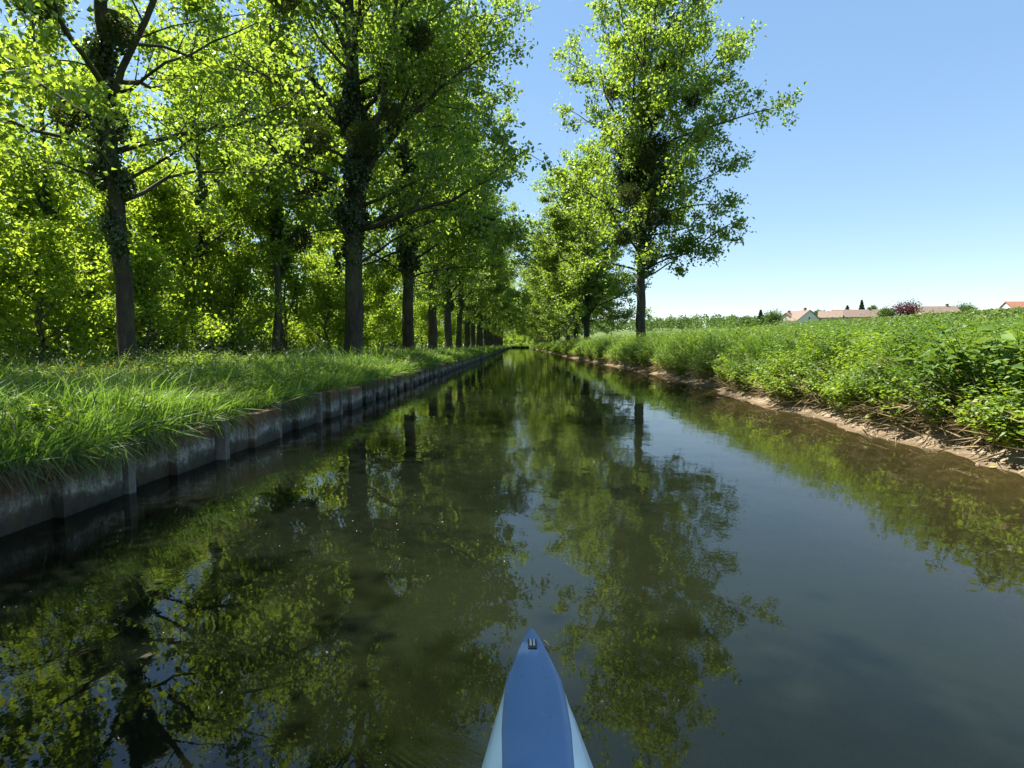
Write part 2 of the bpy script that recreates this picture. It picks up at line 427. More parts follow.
# ------------------------------------------------------------------ trees
def skeleton(rng, H, r0, zb, prof, nl, el0, el1, lean=(0, 0), extra=(), sub=2.2, sublen=.36, wobble=.10, bare=.22, zt=.95, fork=None):
    """returns bark mesh builder and clump centres"""
    mb = MB(); clumps = []
    nz = int(H * zt) + 1
    pts = []; dx = dy = 0.0
    for i in range(nz + 1):
        z = H * zt * i / nz
        pts.append(np.array([dx + lean[0] * z / H, dy + lean[1] * z / H, z]))
        dx += rng.normal(0, wobble) * .5; dy += rng.normal(0, wobble) * .5
    pts = np.array(pts)
    rad = lambda z: r0 * max(.04, (1 - z / H)) ** .85 + .012
    rr = [rad(p[2]) for p in pts]; rr[0] *= 1.28; 
    p0 = pts[0].copy(); p0[2] = -.3
    mid = (pts[0] * .55 + pts[1] * .45)
    path = [p0, pts[0], mid] + list(pts[1:]); rads = [rr[0] * 1.25, rr[0] * 1.08, rad(mid[2]) * 1.06] + rr[1:]
    mb.tube(path, rads, 12)
    def at_z(z): 
        return np.array([np.interp(z, pts[:, 2], pts[:, k]) for k in range(3)])
    limbs = []
    for i in range(nl):
        t = (i + rng.uniform(0, 1)) / nl
        z = zb + (H * .93 - zb) * t ** 1.05
        limbs.append((z, i * 2.39996 + rng.normal(0, .35), prof(t) * rng.uniform(.7, 1.18), el0 + (el1 - el0) * t + rng.normal(0, 6), 1.0))
    limbs += [(e[0], e[1], e[2], e[3], e[4] if len(e) > 4 else 1.0) for e in extra]
    for z, az, ln, el, rk in limbs:
        if ln < .35: continue
        b = at_z(z); n = 7
        e = R(el); d = np.array([math.cos(az) * math.cos(e), math.sin(az) * math.cos(e), math.sin(e)])
        lp = [b]; cur = b.copy(); seg = ln / n
        for j in range(n):
            d = d + rng.normal(0, .15, 3) + np.array([0, 0, .045 if el > 20 else -.02]); d /= np.linalg.norm(d)
            cur = cur + d * seg; lp.append(cur.copy())
        lp = np.array(lp); rl = min(rad(z) * .45, .0125 * ln + .008) * rk * (.75 if el < 20 else 1)
        mb.tube(lp, [rl * (1 - .86 * j / n) + .004 for j in range(n + 1)], 6)
        m = max(3, int(ln * sub))
        for j in range(m):
            s = bare + (1 - bare) * (j + rng.uniform(0, 1)) / m
            f = s * n; i0 = min(int(f), n - 1); q0 = lp[i0] + (lp[i0 + 1] - lp[i0]) * (f - i0)
            dd = lp[i0 + 1] - lp[i0]; dd /= np.linalg.norm(dd)
            rv = rng.normal(0, 1, 3); rv -= dd * rv.dot(dd); rv /= np.linalg.norm(rv)
            a = R(rng.uniform(35, 75)); sd = dd * math.cos(a) + rv * math.sin(a) + np.array([0, 0, .12]); sd /= np.linalg.norm(sd)
            sl = max(.45, sublen * ln * (1.1 - .55 * s)) * rng.uniform(.6, 1.25)
            sp = [q0]; c = q0.copy()
            for _ in range(4):
                sd = sd + rng.normal(0, .16, 3); sd /= np.linalg.norm(sd); c = c + sd * sl / 4; sp.append(c.copy())
            rs = max(.006, rl * .35 * (1 - .6 * s))
            mb.tube(sp, [rs * (1 - .2 * q_) + .002 for q_ in range(5)], 4, cap=False)
            nc = max(1, int(sl / .38))
            for q_ in range(nc):
                u = (.25 + .75 * (q_ + rng.uniform(.2, 1)) / nc) * 4; k0 = min(int(u), 3)
                clumps.append(sp[k0] + (np.array(sp[k0 + 1]) - sp[k0]) * (u - k0) + rng.normal(0, .1, 3))
        clumps.append(lp[-1])
    for _ in range(6): clumps.append(pts[-1] + rng.normal(0, .3, 3))
    return mb, np.array(clumps), at_z, rad

def leaves_at(rng, C, n_total, sig, size, up=.35, hang=.35):
    n = max(1, n_total // len(C))
    w = rng.gamma(1.3, .8, len(C)); cnt = np.maximum(2, (w * n)).astype(int)
    idx = np.repeat(np.arange(len(C)), cnt); N = len(idx)
    sg = (sig * rng.uniform(.7, 1.35, len(C)))[idx][:, None]
    P = C[idx] + rng.normal(0, 1, (N, 3)) * sg * np.array([[1, 1, .8]])
    nrm = rng.normal(0, 1, (N, 3)); nrm[:, 2] = np.abs(nrm[:, 2]) + up
    T = rng.normal(0, 1, (N, 3)); T[:, 2] -= hang
    return P, nrm, T, size * rng.uniform(.5, 1.4, N)

def ball_leaves(rng, c, r, n, size):
    d = norm(rng.normal(0, 1, (n, 3))); rr = r * rng.uniform(.15, 1, n) ** .6
    P = np.array(c) + d * rr[:, None] * np.array([[1, 1, .92]])
    return P, rng.normal(0, 1, (n, 3)), d + rng.normal(0, .5, (n, 3)), size * rng.uniform(.6, 1.3, n)

def ivy_leaves(rng, at_z, rad, z0, z1, thick, n, size):
    """irregular bushy clumps of ivy and epicormic shoots up the trunk, thin between"""
    K = max(7, int((z1 - z0) * 2.4)); zc = z0 + (z1 - z0) * rng.beta(1.5, 1.4, K); ac = rng.uniform(0, 6.283, K)
    rc = thick * rng.uniform(.5, 1.75, K)
    C = np.array([at_z(v) for v in zc]); rr = np.array([rad(v) for v in zc]) + rc * .45
    C = C + np.stack([np.cos(ac) * rr, np.sin(ac) * rr, 0 * ac], 1)
    k = rng.choice(K, int(n * .78), p=rc ** 2 / np.sum(rc ** 2)); m = len(k)
    d1 = norm(rng.normal(0, 1, (m, 3))); P1 = C[k] + d1 * (rc[k] * rng.uniform(.1, 1, m) ** .5)[:, None] * np.array([[1, 1, 1.5]])
    q = n - m; z = z0 + (z1 - z0) * rng.beta(1.6, 1.5, q); a = rng.uniform(0, 6.283, q)
    b = np.array([at_z(v) for v in np.linspace(z0, z1, 40)]); base = b[((z - z0) / (z1 - z0) * 39).astype(int)]
    rz = np.array([rad(v) for v in z]) + rng.uniform(0, .07, q); d2 = np.stack([np.cos(a), np.sin(a), 0 * a], 1)
    P2 = base + d2 * rz[:, None]; P2[:, 2] = z
    P = np.concatenate([P1, P2]); d = np.concatenate([d1, d2]); n = len(P)
    return P, d + rng.normal(0, .5, (n, 3)), rng.normal(0, .5, (n, 3)) + np.array([[0, 0, -.6]]), size * rng.uniform(.6, 1.3, n)

def make_tree(name, label, cat, seed, H, r0, zb, prof, nl, nleaf, lsize, sig=.23, el=(20, 60), mist=(), ivy=None, leaf='poplar_leaf', bark='bark',
              group=None, loc=(0, 0, 0), **kw):
    rng = np.random.default_rng(seed)
    mb, C, at_z, rad = skeleton(rng, H, r0, zb, prof, nl, el[0], el[1], **kw)
    t = ob(name, None, loc=loc, label=label, cat=cat, group=group)
    ob('trunk', mb.mesh('trunk', [M[bark]], True), t)
    P, N, T, s = leaves_at(rng, C, nleaf, sig, lsize)
    ob('crown', leaf_mesh('crown', P, N, T, s, M[leaf]), t)
    for x, y_, z, r in mist:
        bx = at_z(min(z, H * .9))
        P, N, T, s = ball_leaves(rng, (bx[0] + x, bx[1] + y_, z), r, int(2600 * (r / .5) ** 2), .085)
        ob('mistletoe', leaf_mesh('mistletoe', P, N, T, s, M['mistletoe_leaf'], .2, .1), t)
    if ivy:
        P, N, T, s = ivy_leaves(rng, at_z, rad, *ivy)
        ob('ivy', leaf_mesh('ivy', P, N, T, s, M['ivy_leaf']), t)
    return t

ORD = ['first', 'second', 'third', 'fourth', 'fifth', 'sixth', 'seventh', 'eighth', 'ninth', 'tenth', 'eleventh', 'twelfth', 'thirteenth', 'fourteenth', 'fifteenth',
       'sixteenth', 'seventeenth', 'eighteenth', 'nineteenth', 'twentieth', 'twenty-first', 'twenty-second']
def gz(x, y): return float(ground_z(np.array([float(x)]), np.array([float(y)]))[0])

prof_pop = lambda t: 7.2 * (math.sin(math.pi * min(1, .22 + .78 * t)) ** .75) * (1 - .25 * t) + .3
GL = 'poplars lining the left bank'
GR = 'poplars lining the right bank'
popA = make_tree('poplar_tree', 'big mistletoe-hung poplar, thickest trunk at the front of the left bank row', 'tree', 11, 25, .36, 3.6, prof_pop, 46, 52000, .142,
                 mist=[(-1.5, -2.6, 12.0, .62), (2.85, -2.6, 10.7, .5), (-1.1, -.6, 6.6, .45), (.75, -1.5, 7.9, .6), (-2.1, .3, 8.1, .5), (-.7, -2.4, 7.6, .6), (1.2, .2, 5.4, .35), (.9, -.3, 13.4, .45), (-1.9, -.5, 4.6, .5), (1.9, -2.5, 8.4, .4)],
                 ivy=(3.6, 10.5, .3, 10000, .12), group=GL,
                 extra=[(5.2, 3.3, 3.4, 2), (6.3, 3.0, 4.0, 12), (9.0, 3.5, 6.0, 42, 1.5), (9.8, .3, 5, 30, 1.3), (8.2, -.2, 4.4, 22, 1.2), (10.5, 3.0, 6.5, 55, 1.5), (6.5, .15, 9.2, 38, 1.2), (7.4, -.5, 8.8, 34, 1.2), (8.6, .5, 8.8, 40, 1.2), (5.0, -.2, 7.4, 26)])
popB = make_tree('poplar_tree', 'second poplar in the left bank row, ivy on its trunk', 'tree', 23, 25, .33, 4.2, prof_pop, 46, 50000, .172,
                 mist=[(1.8, 0, 10.4, .5), (-1.6, .5, 13.2, .5), (.8, -.6, 14.5, .55)], ivy=(4.0, 11.5, .26, 8000, .13), group=GL)
popC = make_tree('poplar_tree', 'third poplar in the left bank row', 'tree', 37, 26, .34, 4.0, prof_pop, 46, 50000, .172,
                 mist=[(-1.4, 0, 9.4, .55), (2.2, .5, 12.4, .5)], ivy=(5.0, 9.0, .2, 3500, .13), group=GL)
spots = [(-6.35, 21.6)]
for o_, (x, y) in ((popA, spots[0]),): o_.location = (x, y, gz(x, y))
left = [(-6.28, 32.0), (-6.3, 41.5), (-6.25, 50.0), (-6.3, 59.5), (-6.2, 68.8), (-6.3, 78), (-6.2, 87), (-6.3, 96), (-6.2, 105.5), (-6.3, 115), (-6.2, 124.5), (-6.3, 134), (-6.2, 143),
        (-6.2, 152.5), (-6.3, 162), (-6.2, 172), (-6.2, 183), (-6.3, 195), (-6.2, 208), (-6.2, 222)]
for i, (x, y) in enumerate(left):
    lab = '%s poplar along the left bank, counting from the thick mistletoe-hung one' % ORD[i + 1]
    loc = (x, y, gz(x, y)); rz = (i * 2.1 + .4) if i > 1 else (0, 2.4)[i]
    src = (popB, popC, popA)[i % 3]
    if i == 0: popB.location = loc; popB.rotation_euler = (0, 0, rz); popB['label'] = lab
    elif i == 1: popC.location = loc; popC.rotation_euler = (0, 0, rz); popC['label'] = lab
    else: dup(src, loc, rz, .92 + .13 * ((i * 37) % 10) / 10, lab, GL)

# near slender poplar at the left with a forked top
prof_near = lambda t: 4.3 * (math.sin(math.pi * min(1, .25 + .75 * t)) ** .7) + .2
popN = make_tree('poplar_tree', 'nearest dark trunk at the far left, forking high up with mistletoe in it', 'tree', 51, 19, .165, 3.4, prof_near, 30, 16000, .112, sig=.2,
                 mist=[(-.45, -1.1, 7.25, .42), (.95, -1.0, 6.7, .3), (.0, -.9, 7.9, .36), (-.6, -.3, 5.3, .3)], ivy=(2.2, 7.4, .17, 4200, .085),
                 loc=(-8.36, 12.0, gz(-8.36, 12)), lean=(-.5, 0), extra=[(5.4, .05, 7.5, 66, 1.15), (5.9, 0.1, 3.6, 12), (4.0, .2, 3.3, 18), (4.6, 3.2, 3.5, 25)])
dup(popB, (-6.0, 2.5, gz(-6.0, 2.5)), 2.2, .6, 'smaller poplar beside the boat, its boughs at the top left corner')

# right row
prof_r = lambda t: 7.6 * (math.sin(math.pi * min(1, .20 + .74 * t)) ** .6) * (.72 + .32 * t)
popR = make_tree('poplar_tree', 'tall open-crowned poplar standing alone on the right bank, dark ivy up its trunk', 'tree', 64, 21.5, .27, 4.2, prof_r, 46, 46000, .17, sig=.22, el=(18, 62),
                 mist=[(.1, -2.2, 12.4, .6), (-1.9, -2, 13.6, .42), (.6, -2.4, 14.6, .5), (.5, -2, 11.0, .6), (2.4, -1.5, 13.4, .4), (-1.1, -2.6, 8.3, .62), (.6, -2.8, 8.9, .55), (-.2, -2.4, 10.1, .55), (-.2, -1.6, 16.6, .38), (.5, -2.6, 7.1, .5), (-1.4, -2.2, 6.2, .45)],
                 ivy=(5.2, 11.8, .75, 26000, .14), loc=(7.03, 32, gz(7.03, 32)), group=GR,
                 extra=[(5.2, .05, 5.8, 22), (4.8, -.35, 5.2, 15), (8.5, .2, 6.5, 28), (12.5, 0.1, 8.6, 36, 1.3), (11, -.1, 7.5, 30, 1.2), (13.5, .2, 8.0, 45, 1.2), (9.5, .1, 5.5, 24), (6.6, .0, 4.4, 14), (7.5, -.25, 5, 20), (11, 3.0, 5.5, 50, 1.3)])
popD = make_tree('poplar_tree', 'x', 'tree', 71, 23, .25, 2.3, lambda t: 7.2 * (math.sin(math.pi * min(1, .26 + .72 * t)) ** .7) * (1 - .18 * t) + .3, 52, 60000, .18,
                 mist=[(-1.4, -2, 7.4, .55), (1.2, .5, 12.4, .5)], ivy=(2.6, 7.0, .3, 5000, .13), group=GR)
right = [(7.35, 60.0, 1.0), (7.4, 72, .98), (7.4, 84, .97), (7.3, 101, 1.0), (7.4, 113, 1.0), (7.3, 125, 1.), (7.2, 138, 1.0), (7.2, 151, 1.), (7.2, 165, 1.), (7.2, 180, 1.), (7.2, 196, 1.), (7.2, 213, 1.)]
for i, (x, y, s) in enumerate(right):
    lab = '%s poplar along the right bank, beyond the tall lone one' % ORD[i]; sc_ = (1.2 * s, 1.2 * s, s * (.95 + .1 * ((i * 7) % 5) / 5)); loc = (x, y, gz(x, y))
    if i == 0: popD.location = loc; popD.scale = sc_; popD['label'] = lab; popD.rotation_euler = (0, 0, 2)
    else: dup((popD, popD, popC, popD)[i % 4], loc, i * 1.7 + 2, sc_, lab, GR)

# slim trees inside the wood
prof_b = lambda t: 2.7 * (math.sin(math.pi * min(1, .25 + .75 * t)) ** .7) + .2
GW = 'slim trees inside the wood'
slim = make_tree('slim_tree', 'slim straight tree between the nearest poplar and the paired trunks', 'tree', 77, 15, .135, 4.2, prof_b, 22, 12000, .14, sig=.24, leaf='shrub_leaf', bark='thin_bark',
                 loc=(-12.3, 22, gz(-12.3, 22)), group=GW, ivy=(3.5, 8, .14, 1800, .12))
dup(slim, (-9.9, 22.8, gz(-9.9, 22.8)), 1.7, 1.08, 'left one of a close pair of slim trunks in the wood', GW)
dup(slim, (-10.9, 26.0, gz(-10.9, 26)), 3.9, 1.0, 'right one of a close pair of slim trunks in the wood', GW)
for i, (x, y, s, lab) in enumerate([(-14.2, 17.0, .8, 'thin dark stem among the left edge shrubs'), (-13.4, 25.5, .9, 'thin trunk right behind the slim straight tree'), (-14.6, 29.5, 1.0, 'slim trunk deeper in the wood, left of the paired trunks'), (-10.6, 33.0, .95, 'slim trunk just left of the thick mistletoe-hung poplar'), (-17.5, 24, .9, 'thin trunk far back just left of the nearest dark trunk')]):
    dup(slim, (x, y, gz(x, y)), 1 + i * 2.3, s, lab, GW)
GB = 'leafy trees in the depth of the wood'
back = [(-14.3, 9.6, .95), (-11.6, 8.0, 1.0), (-19.5, 16, .7), (-23, 22, .8), (-18.5, 31, .85), (-27, 31, .9), (-15.5, 41, .95), (-23, 44, 1.0), (-32, 44, 1.0), (-15.5, 54, 1.05), (-22, 62, 1.1), (-14, 76, 1.1), (-14, 100, 1.2), (-13, 130, 1.2), (-14, 170, 1.2)]
prof_w = lambda t: 3.9 * (math.sin(math.pi * min(1, .18 + .80 * t)) ** .7) + .2
wood = make_tree('woodland_tree', 'yellow-green tree', 'tree', 91, 12.5, .15, 1.6, prof_w, 24, 9500, .155, sig=.28, leaf='shrub_leaf', bark='thin_bark', group=GB)
where = ['leafy tree cut off by the left picture edge, before the others', 'leafy wood tree with only its twigs showing at the left picture edge', 'nearest leafy tree of the wood, close to the left picture edge', 'leafy wood tree half cut off by the left edge, deeper in the wood', 'leafy wood tree right behind the slim straight tree',
         'deepest wood tree, seen above shrubs at far left', 'leafy wood tree behind the paired slim trunks', 'tall wood tree behind and left of the paired trunks', 'tall wood tree far back behind the nearest dark trunk',
         'leafy wood tree behind the thick mistletoe-hung poplar', 'taller wood tree left of and behind the mistletoe-hung poplar']
for i, (x, y, s) in enumerate(back):
    lab = where[i] if i < len(where) else 'wood tree behind the left poplar row, %s in order going away' % ORD[i - len(where)]
    if i == 0: wood.location = (x, y, gz(x, y)); wood['label'] = lab
    else: dup(wood, (x, y, gz(x, y)), i * 1.9, s * (.9 + .2 * ((i * 3) % 5) / 5), lab, GB)

# shrubs of the wood edge
prof_s = lambda t: 2.1 * (math.sin(math.pi * min(1, .25 + .7 * t)) ** .6) + .2
GS = 'shrubs along the edge of the wood'
shrubA = make_tree('shrub', 'x', 'shrub', 101, 4.6, .07, .35, prof_s, 24, 10000, .12, sig=.22, leaf='shrub_leaf', bark='thin_bark', group=GS, wobble=.2, el=(25, 70))
shrubB = make_tree('shrub', 'x', 'shrub', 113, 3.4, .06, .25, lambda t: 1.9 * (math.sin(math.pi * min(1, .3 + .66 * t)) ** .6) + .2, 24, 10000, .11, sig=.22, leaf='shrub_leaf', bark='thin_bark', group=GS, wobble=.2, el=(15, 70))
shr = [(-13.2, 13.0, 0, 1.05, 'arching shrub with dark forked stems at the left picture edge'), (-10.9, 12.6, 1, .8, 'low shrub between the left picture edge and the nearest dark trunk'),
       (-15.5, 17.5, 0, 1.25, 'tall bright shrub behind the left edge shrubs'), (-12.6, 16.5, 1, 1.0, 'yellow-green shrub behind and left of the nearest dark trunk'),
       (-10.2, 15.4, 1, .85, 'round shrub just right of the nearest dark trunk'), (-12.9, 20, 0, 1.2, 'bright shrub left of the slim straight tree'),
       (-11.0, 21.2, 1, 1.0, 'shrub between the slim straight tree and the paired trunks'), (-14.5, 24.5, 0, 1.3, 'tall shrub behind the slim straight tree'),
       (-9.0, 26.5, 1, .9, 'pale shrub right of the paired trunks'), (-12.5, 30, 0, 1.2, 'big shrub behind the paired trunks'), (-9.2, 32.5, 1, 1.0, 'shrub directly behind the thick mistletoe-hung poplar'),
       (-8.8, 36.5, 0, 1.1, 'bright shrub between the first two left row poplars'), (-9.2, 42, 1, 1.1, 'low bright shrub just left of the second left row poplar'), (-11.5, 46, 0, 1.2, 'bright shrub deep in the gap between the first two left row poplars'),
       (-9.2, 53, 1, 1.1, 'shrub in the gap between the second and third left row poplars'), (-10, 60, 0, 1.1, 'deeper, taller shrub between the second and third left row poplars'), (-9.5, 70, 0, 1.1, 'shrub in the gap between the third and fourth left row poplars'), (-9.5, 82, 0, 1.2, 'shrub in the gap between the fourth and fifth left row poplars'),
       (-9.5, 98, 0, 1.2, 'shrub behind the fifth and sixth left row poplars'), (-9.5, 118, 0, 1.2, 'farthest shrub, behind the seventh left row poplar')]
used = set()
for i, (x, y, w, s, lab) in enumerate(shr):
    src = (shrubA, shrubB)[w]; loc = (x, y, gz(x, y))
    if w not in used: used.add(w); src.location = loc; src['label'] = lab; src.scale = (s, s, s)
    else: dup(src, loc, i * 2.2, s, lab, GS)

# closing trees at the end of the canal
GE = 'trees closing the end of the canal'
for i, (x, y, s) in enumerate([(-2, 246, 1.15), (3.5, 252, 1.2), (-8, 256, 1.2), (9, 250, 1.1), (14, 262, 1.15), (0, 275, 1.3), (6, 280, 1.3)]):
    dup(wood, (x, y, gz(x, y)), i * 1.3, s * 1.2, 'tree across the end of the canal, %s in order of distance' % ORD[i], GE)

# ------------------------------------------------------------------ left bank grass (uncountable)
rng = np.random.default_rng(7)
def strew(n, x0, x1, y0, y1):
    return rng.uniform(x0, x1, n), rng.uniform(y0, y1, n)
gx = []; gy = []; gw = []; gh = []
for (n, x0, x1, y0, y1, w, hs) in [(95000, -12, -3.16, 2.6, 13, .011, 1.), (75000, -11.5, -3.16, 13, 32, .02, 1.), (42000, -10, -3.16, 32, 80, .04, 1.), (26000, -9.5, -3.16, 80, 232, .08, 1.1)]:
    x, y = strew(n, x0, x1, y0, y1)
    keep = x > -.98 * y - .6
    x, y = x[keep], y[keep]
    gx.append(x); gy.append(y); gw.append(np.full(len(x), w) * rng.uniform(.7, 1.5, len(x)))
    lump = .5 + .5 * wob(x, y, .75); lump2 = .5 + .5 * wob(x + 7, y, 2.3)
    h = hs * (.17 + .34 * lump * lump2 + .10 * sm(-4.6, -6.2, x) * lump2 + .05) * rng.uniform(.55, 1.25, len(x))
    h *= 1 - .25 * sm(-3.9, -3.2, x)
    h *= (1.25 - .4 * sm(-4.2, -6, x)) * (1 + .7 * (rng.uniform(0, 1, len(x)) < .05))
    gh.append(h)
gx, gy, gw, gh = map(np.concatenate, (gx, gy, gw, gh))
edge = sm(-3.75, -3.25, gx)
xx = np.minimum(gx, WALL_X - .02)
P = np.stack([gx, gy, np.where(gx > WALL_X - .06, .44, ground_z(xx, gy)) - .02], 1)
az = np.where(rng.uniform(0, 1, len(gx)) < edge * .75, rng.normal(0, .7, len(gx)), rng.uniform(0, 6.283, len(gx)))
ln = gh * rng.uniform(.25, .8, len(gx)) * (1 + .5 * edge)
ob('bank_grass', blade_mesh('bank_grass', P, gh, gw, ln, az, M['grass_blade']), kind='stuff', label='tall lush grass covering the shaded left bank', cat='grass')

n = 9000; x = rng.uniform(-10, -3.2, n); y = 3 + 40 * rng.uniform(0, 1, n) ** 1.5
keep = (x > -.98 * y - .4) & (wob(x, y, .6) + rng.normal(0, .4, n) > .1); x, y = x[keep], y[keep]; n = len(x)
h = rng.uniform(.12, .5, n)
ob('dead_grass', blade_mesh('dead_grass', np.stack([x, y, ground_z(np.minimum(x, WALL_X - .06), y)], 1), h, .006 + .0006 * y, h * rng.uniform(.4, 1.3, n), rng.uniform(0, 6.28, n), M['dry_stalk']), kind='stuff', label='straw coloured dead blades through the left bank grass', cat='dead grass')

# grass and roots drooping over the wall
n = 5200; y = rng.uniform(2.5, 60, n) ** 1.0; y = 2.5 + (y - 2.5) * rng.uniform(.1, 1, n)
mask = wob(y, y * 0 + 3, .6) + rng.normal(0, .3, n) > .15; y = y[mask]; n = len(y)
P = np.stack([np.full(n, WALL_X - .05) + rng.uniform(0, .07, n), y, np.full(n, .46)], 1)
h = rng.uniform(.02, .10, n); 
d = np.stack([rng.uniform(.25, 1, n), rng.normal(0, .5, n), -rng.uniform(.5, 2.2, n)], 1)
T = norm(d) * 1.0; s = rng.uniform(.10, .32, n)
Nn = np.stack([np.ones(n), rng.normal(0, .5, n), np.ones(n) * .5], 1)
P[:, 0] += .09
ob('drooping_grass', leaf_mesh('drooping_grass', P, Nn, T, s, M['old_stem'], .012, .004), kind='stuff', label='dry stems and roots drooping over the concrete wall', cat='dry grass')

n = 15000; y = 2.5 + 70 * rng.uniform(0, 1, n) ** 1.8
mask = wob(y, y * 0 + 1, .5) + .8 * wob(y, y * 0 + 5, 1.6) + rng.normal(0, .3, n) > .1; y = y[mask]; n = len(y)
P = np.stack([np.full(n, WALL_X + .02) + rng.uniform(-.1, .1, n), y, np.full(n, .44) + rng.uniform(-.02, .1, n)], 1)
T = np.stack([rng.uniform(.1, 1, n), rng.normal(0, .7, n), rng.uniform(-1.6, .9, n)], 1)
ob('hanging_grass', leaf_mesh('hanging_grass', P, np.stack([np.ones(n), rng.normal(0, .5, n), np.ones(n) * .7], 1), T, rng.uniform(.10, .36, n) * (1 + y * .01), M['grass_blade'], .02, .006), kind='stuff', label='ragged green grass tufts hanging over the top of the wall', cat='grass')

# broad-leaved weeds among the grass
def herbs(n, x, y, z, hgt, nlv, size, lean_x, rng, spread=.10):
    """leafy stalks: returns leaf arrays"""
    k = np.repeat(np.arange(n), nlv); N = len(k)
    t = rng.uniform(.12, 1.0, N) ** .75
    a = rng.uniform(0, 6.283, N); r = spread * rng.uniform(.3, 1.3, N) * (1.15 - .6 * t)
    hh = hgt[k] * t
    P = np.stack([x[k] + lean_x[k] * t ** 1.6 + np.cos(a) * r * .3, y[k] + np.sin(a) * r * .3, z[k] + hh], 1)
    T = np.stack([np.cos(a), np.sin(a), rng.normal(-.15, .35, N)], 1)
    Nn = np.stack([rng.normal(0, .35, N), rng.normal(0, .35, N), np.ones(N)], 1)
    return P, Nn, T, size[k] * rng.uniform(.7, 1.3, N) * (1.15 - .45 * t)
n = 22000
x = rng.uniform(-11, -3.3, n); y = 4 + 46 * rng.uniform(0, 1, n) ** 1.7
keep = (x > -.98 * y - .5) & (wob(x, y, 1.1) > -.25); x, y = x[keep], y[keep]; n = len(x)
z = ground_z(x, y); hg = (.20 + .05 * sm(-4.4, -7.0, x) + .22 * sm(.0, .6, wob(x, y, 1.7))) * rng.uniform(.6, 1.4, n)
P, Nn, T, s = herbs(n, x, y, z, hg, 14, np.full(n, .06) * rng.uniform(.6, 1.5, n), rng.normal(0, .05, n), rng, .1)
ob('bank_weeds', leaf_mesh('bank_weeds', P, Nn, T, s, M['herb_leaf'], .3, .1), kind='stuff', label='leafy weeds mixed into the grass of the left bank', cat='weeds')
n = 900
x = rng.uniform(-9, -3.6, n); y = 5 + 50 * rng.uniform(0, 1, n) ** 1.4
keep = (x > -.98 * y); x, y = x[keep], y[keep]; n = len(x)
C = np.stack([x, y, ground_z(x, y) + rng.uniform(.3, .6, n)], 1); C = np.repeat(C, 5, 0); C += rng.normal(0, .03, C.shape); N_ = len(C)
ob('grass_seed_heads', leaf_mesh('grass_seed_heads', C, rng.normal(0, 1, (N_, 3)), rng.normal(0, 1, (N_, 3)) + [[0, 0, 1]], rng.uniform(.02, .045, N_), M['seed_head'], .25, .05), kind='stuff', label='pale seed heads over the left bank grass', cat='seed heads')
n = 26; x = rng.normal(-6.3, .45, n); y = rng.normal(8.2, .45, n)
C = np.repeat(np.stack([x, y, ground_z(x, y) + rng.uniform(.28, .42, n)], 1), 6, 0); C += rng.normal(0, .012, C.shape); N_ = len(C)
ob('yellow_wildflowers', leaf_mesh('yellow_wildflowers', C, rng.normal(0, 1, (N_, 3)) + [[0, 0, 1.5]], rng.normal(0, 1, (N_, 3)), np.full(N_, .03), M['flower']), kind='stuff', label='patch of small yellow flowers in the left bank grass', cat='wildflowers')

# ------------------------------------------------------------------ right bank herbs and grasses (uncountable)
M['nettle_leaf'] = leaf_mat('nettle_leaf', (.04, .095, .014), (.085, .15, .02), (.20, .34, .02), .34, .03, .5)
def herb_kind(name, label, mat, sign, bands, wd, seed):
    rng = np.random.default_rng(seed); A = [[], [], [], []]
    for (n, d0, d1, y0, y1, sz, nlv) in bands:
        y = rng.uniform(y0, y1, n); d = d0 + (d1 - d0) * rng.uniform(0, 1, n) ** 1.6
        x = shore(y) + d
        keep = sign * (wob(x + 3, y, .9) + .5 * wob(x, y, .35)) + rng.normal(0, .35, n) > -.1
        x, y, d = x[keep], y[keep], d[keep]; n = len(x)
        lump = .5 + .5 * wob(x * 0 + 2, y, 1.0); l2 = .5 + .5 * wob(x, y, .8)
        hg = (.50 + .36 * l2 * lump + .36 * sm(.3, 1.2, d)) * rng.uniform(.72, 1.22, n) * (1 - .2 * sm(4, 8, d)) * (1 + .25 * (sign < 0)) * (1 - (1 - sm(8, 20, y)) * (.15 + .18 * sm(.7, 1.7, d)))
        lx = -(.16 + .42 * (1 - sm(.25, 1.1, d))) * rng.uniform(.2, 1.3, n) * (.35 + .9 * lump)
        a = herbs(n, x, y, ground_z(x, y), hg, nlv, np.full(n, sz), lx, rng, .14)
        for L_, v in zip(A, a): L_.append(v)
    A = [np.concatenate(q_) for q_ in A]
    ob(name, leaf_mesh(name, *A, M[mat], wd, .1), kind='stuff', label=label, cat='herbs')
herb_kind('bank_herbs', 'light green sunlit herbs covering much of the right bank', 'herb_leaf', 1, [(4600, .24, 7, 3.5, 14, .095, 28), (6000, .24, 8, 14, 34, .11, 24), (6000, .24, 7, 34, 80, .18, 18), (4000, .24, 6, 80, 231, .34, 15)], .27, 301)
herb_kind('bank_nettles', 'taller darker nettles in patches along the right bank', 'nettle_leaf', -1, [(4500, .30, 7, 3.5, 14, .085, 34), (5500, .3, 8, 14, 34, .10, 28), (4000, .3, 7, 34, 80, .17, 20), (2600, .3, 6, 80, 231, .32, 15)], .2, 302)
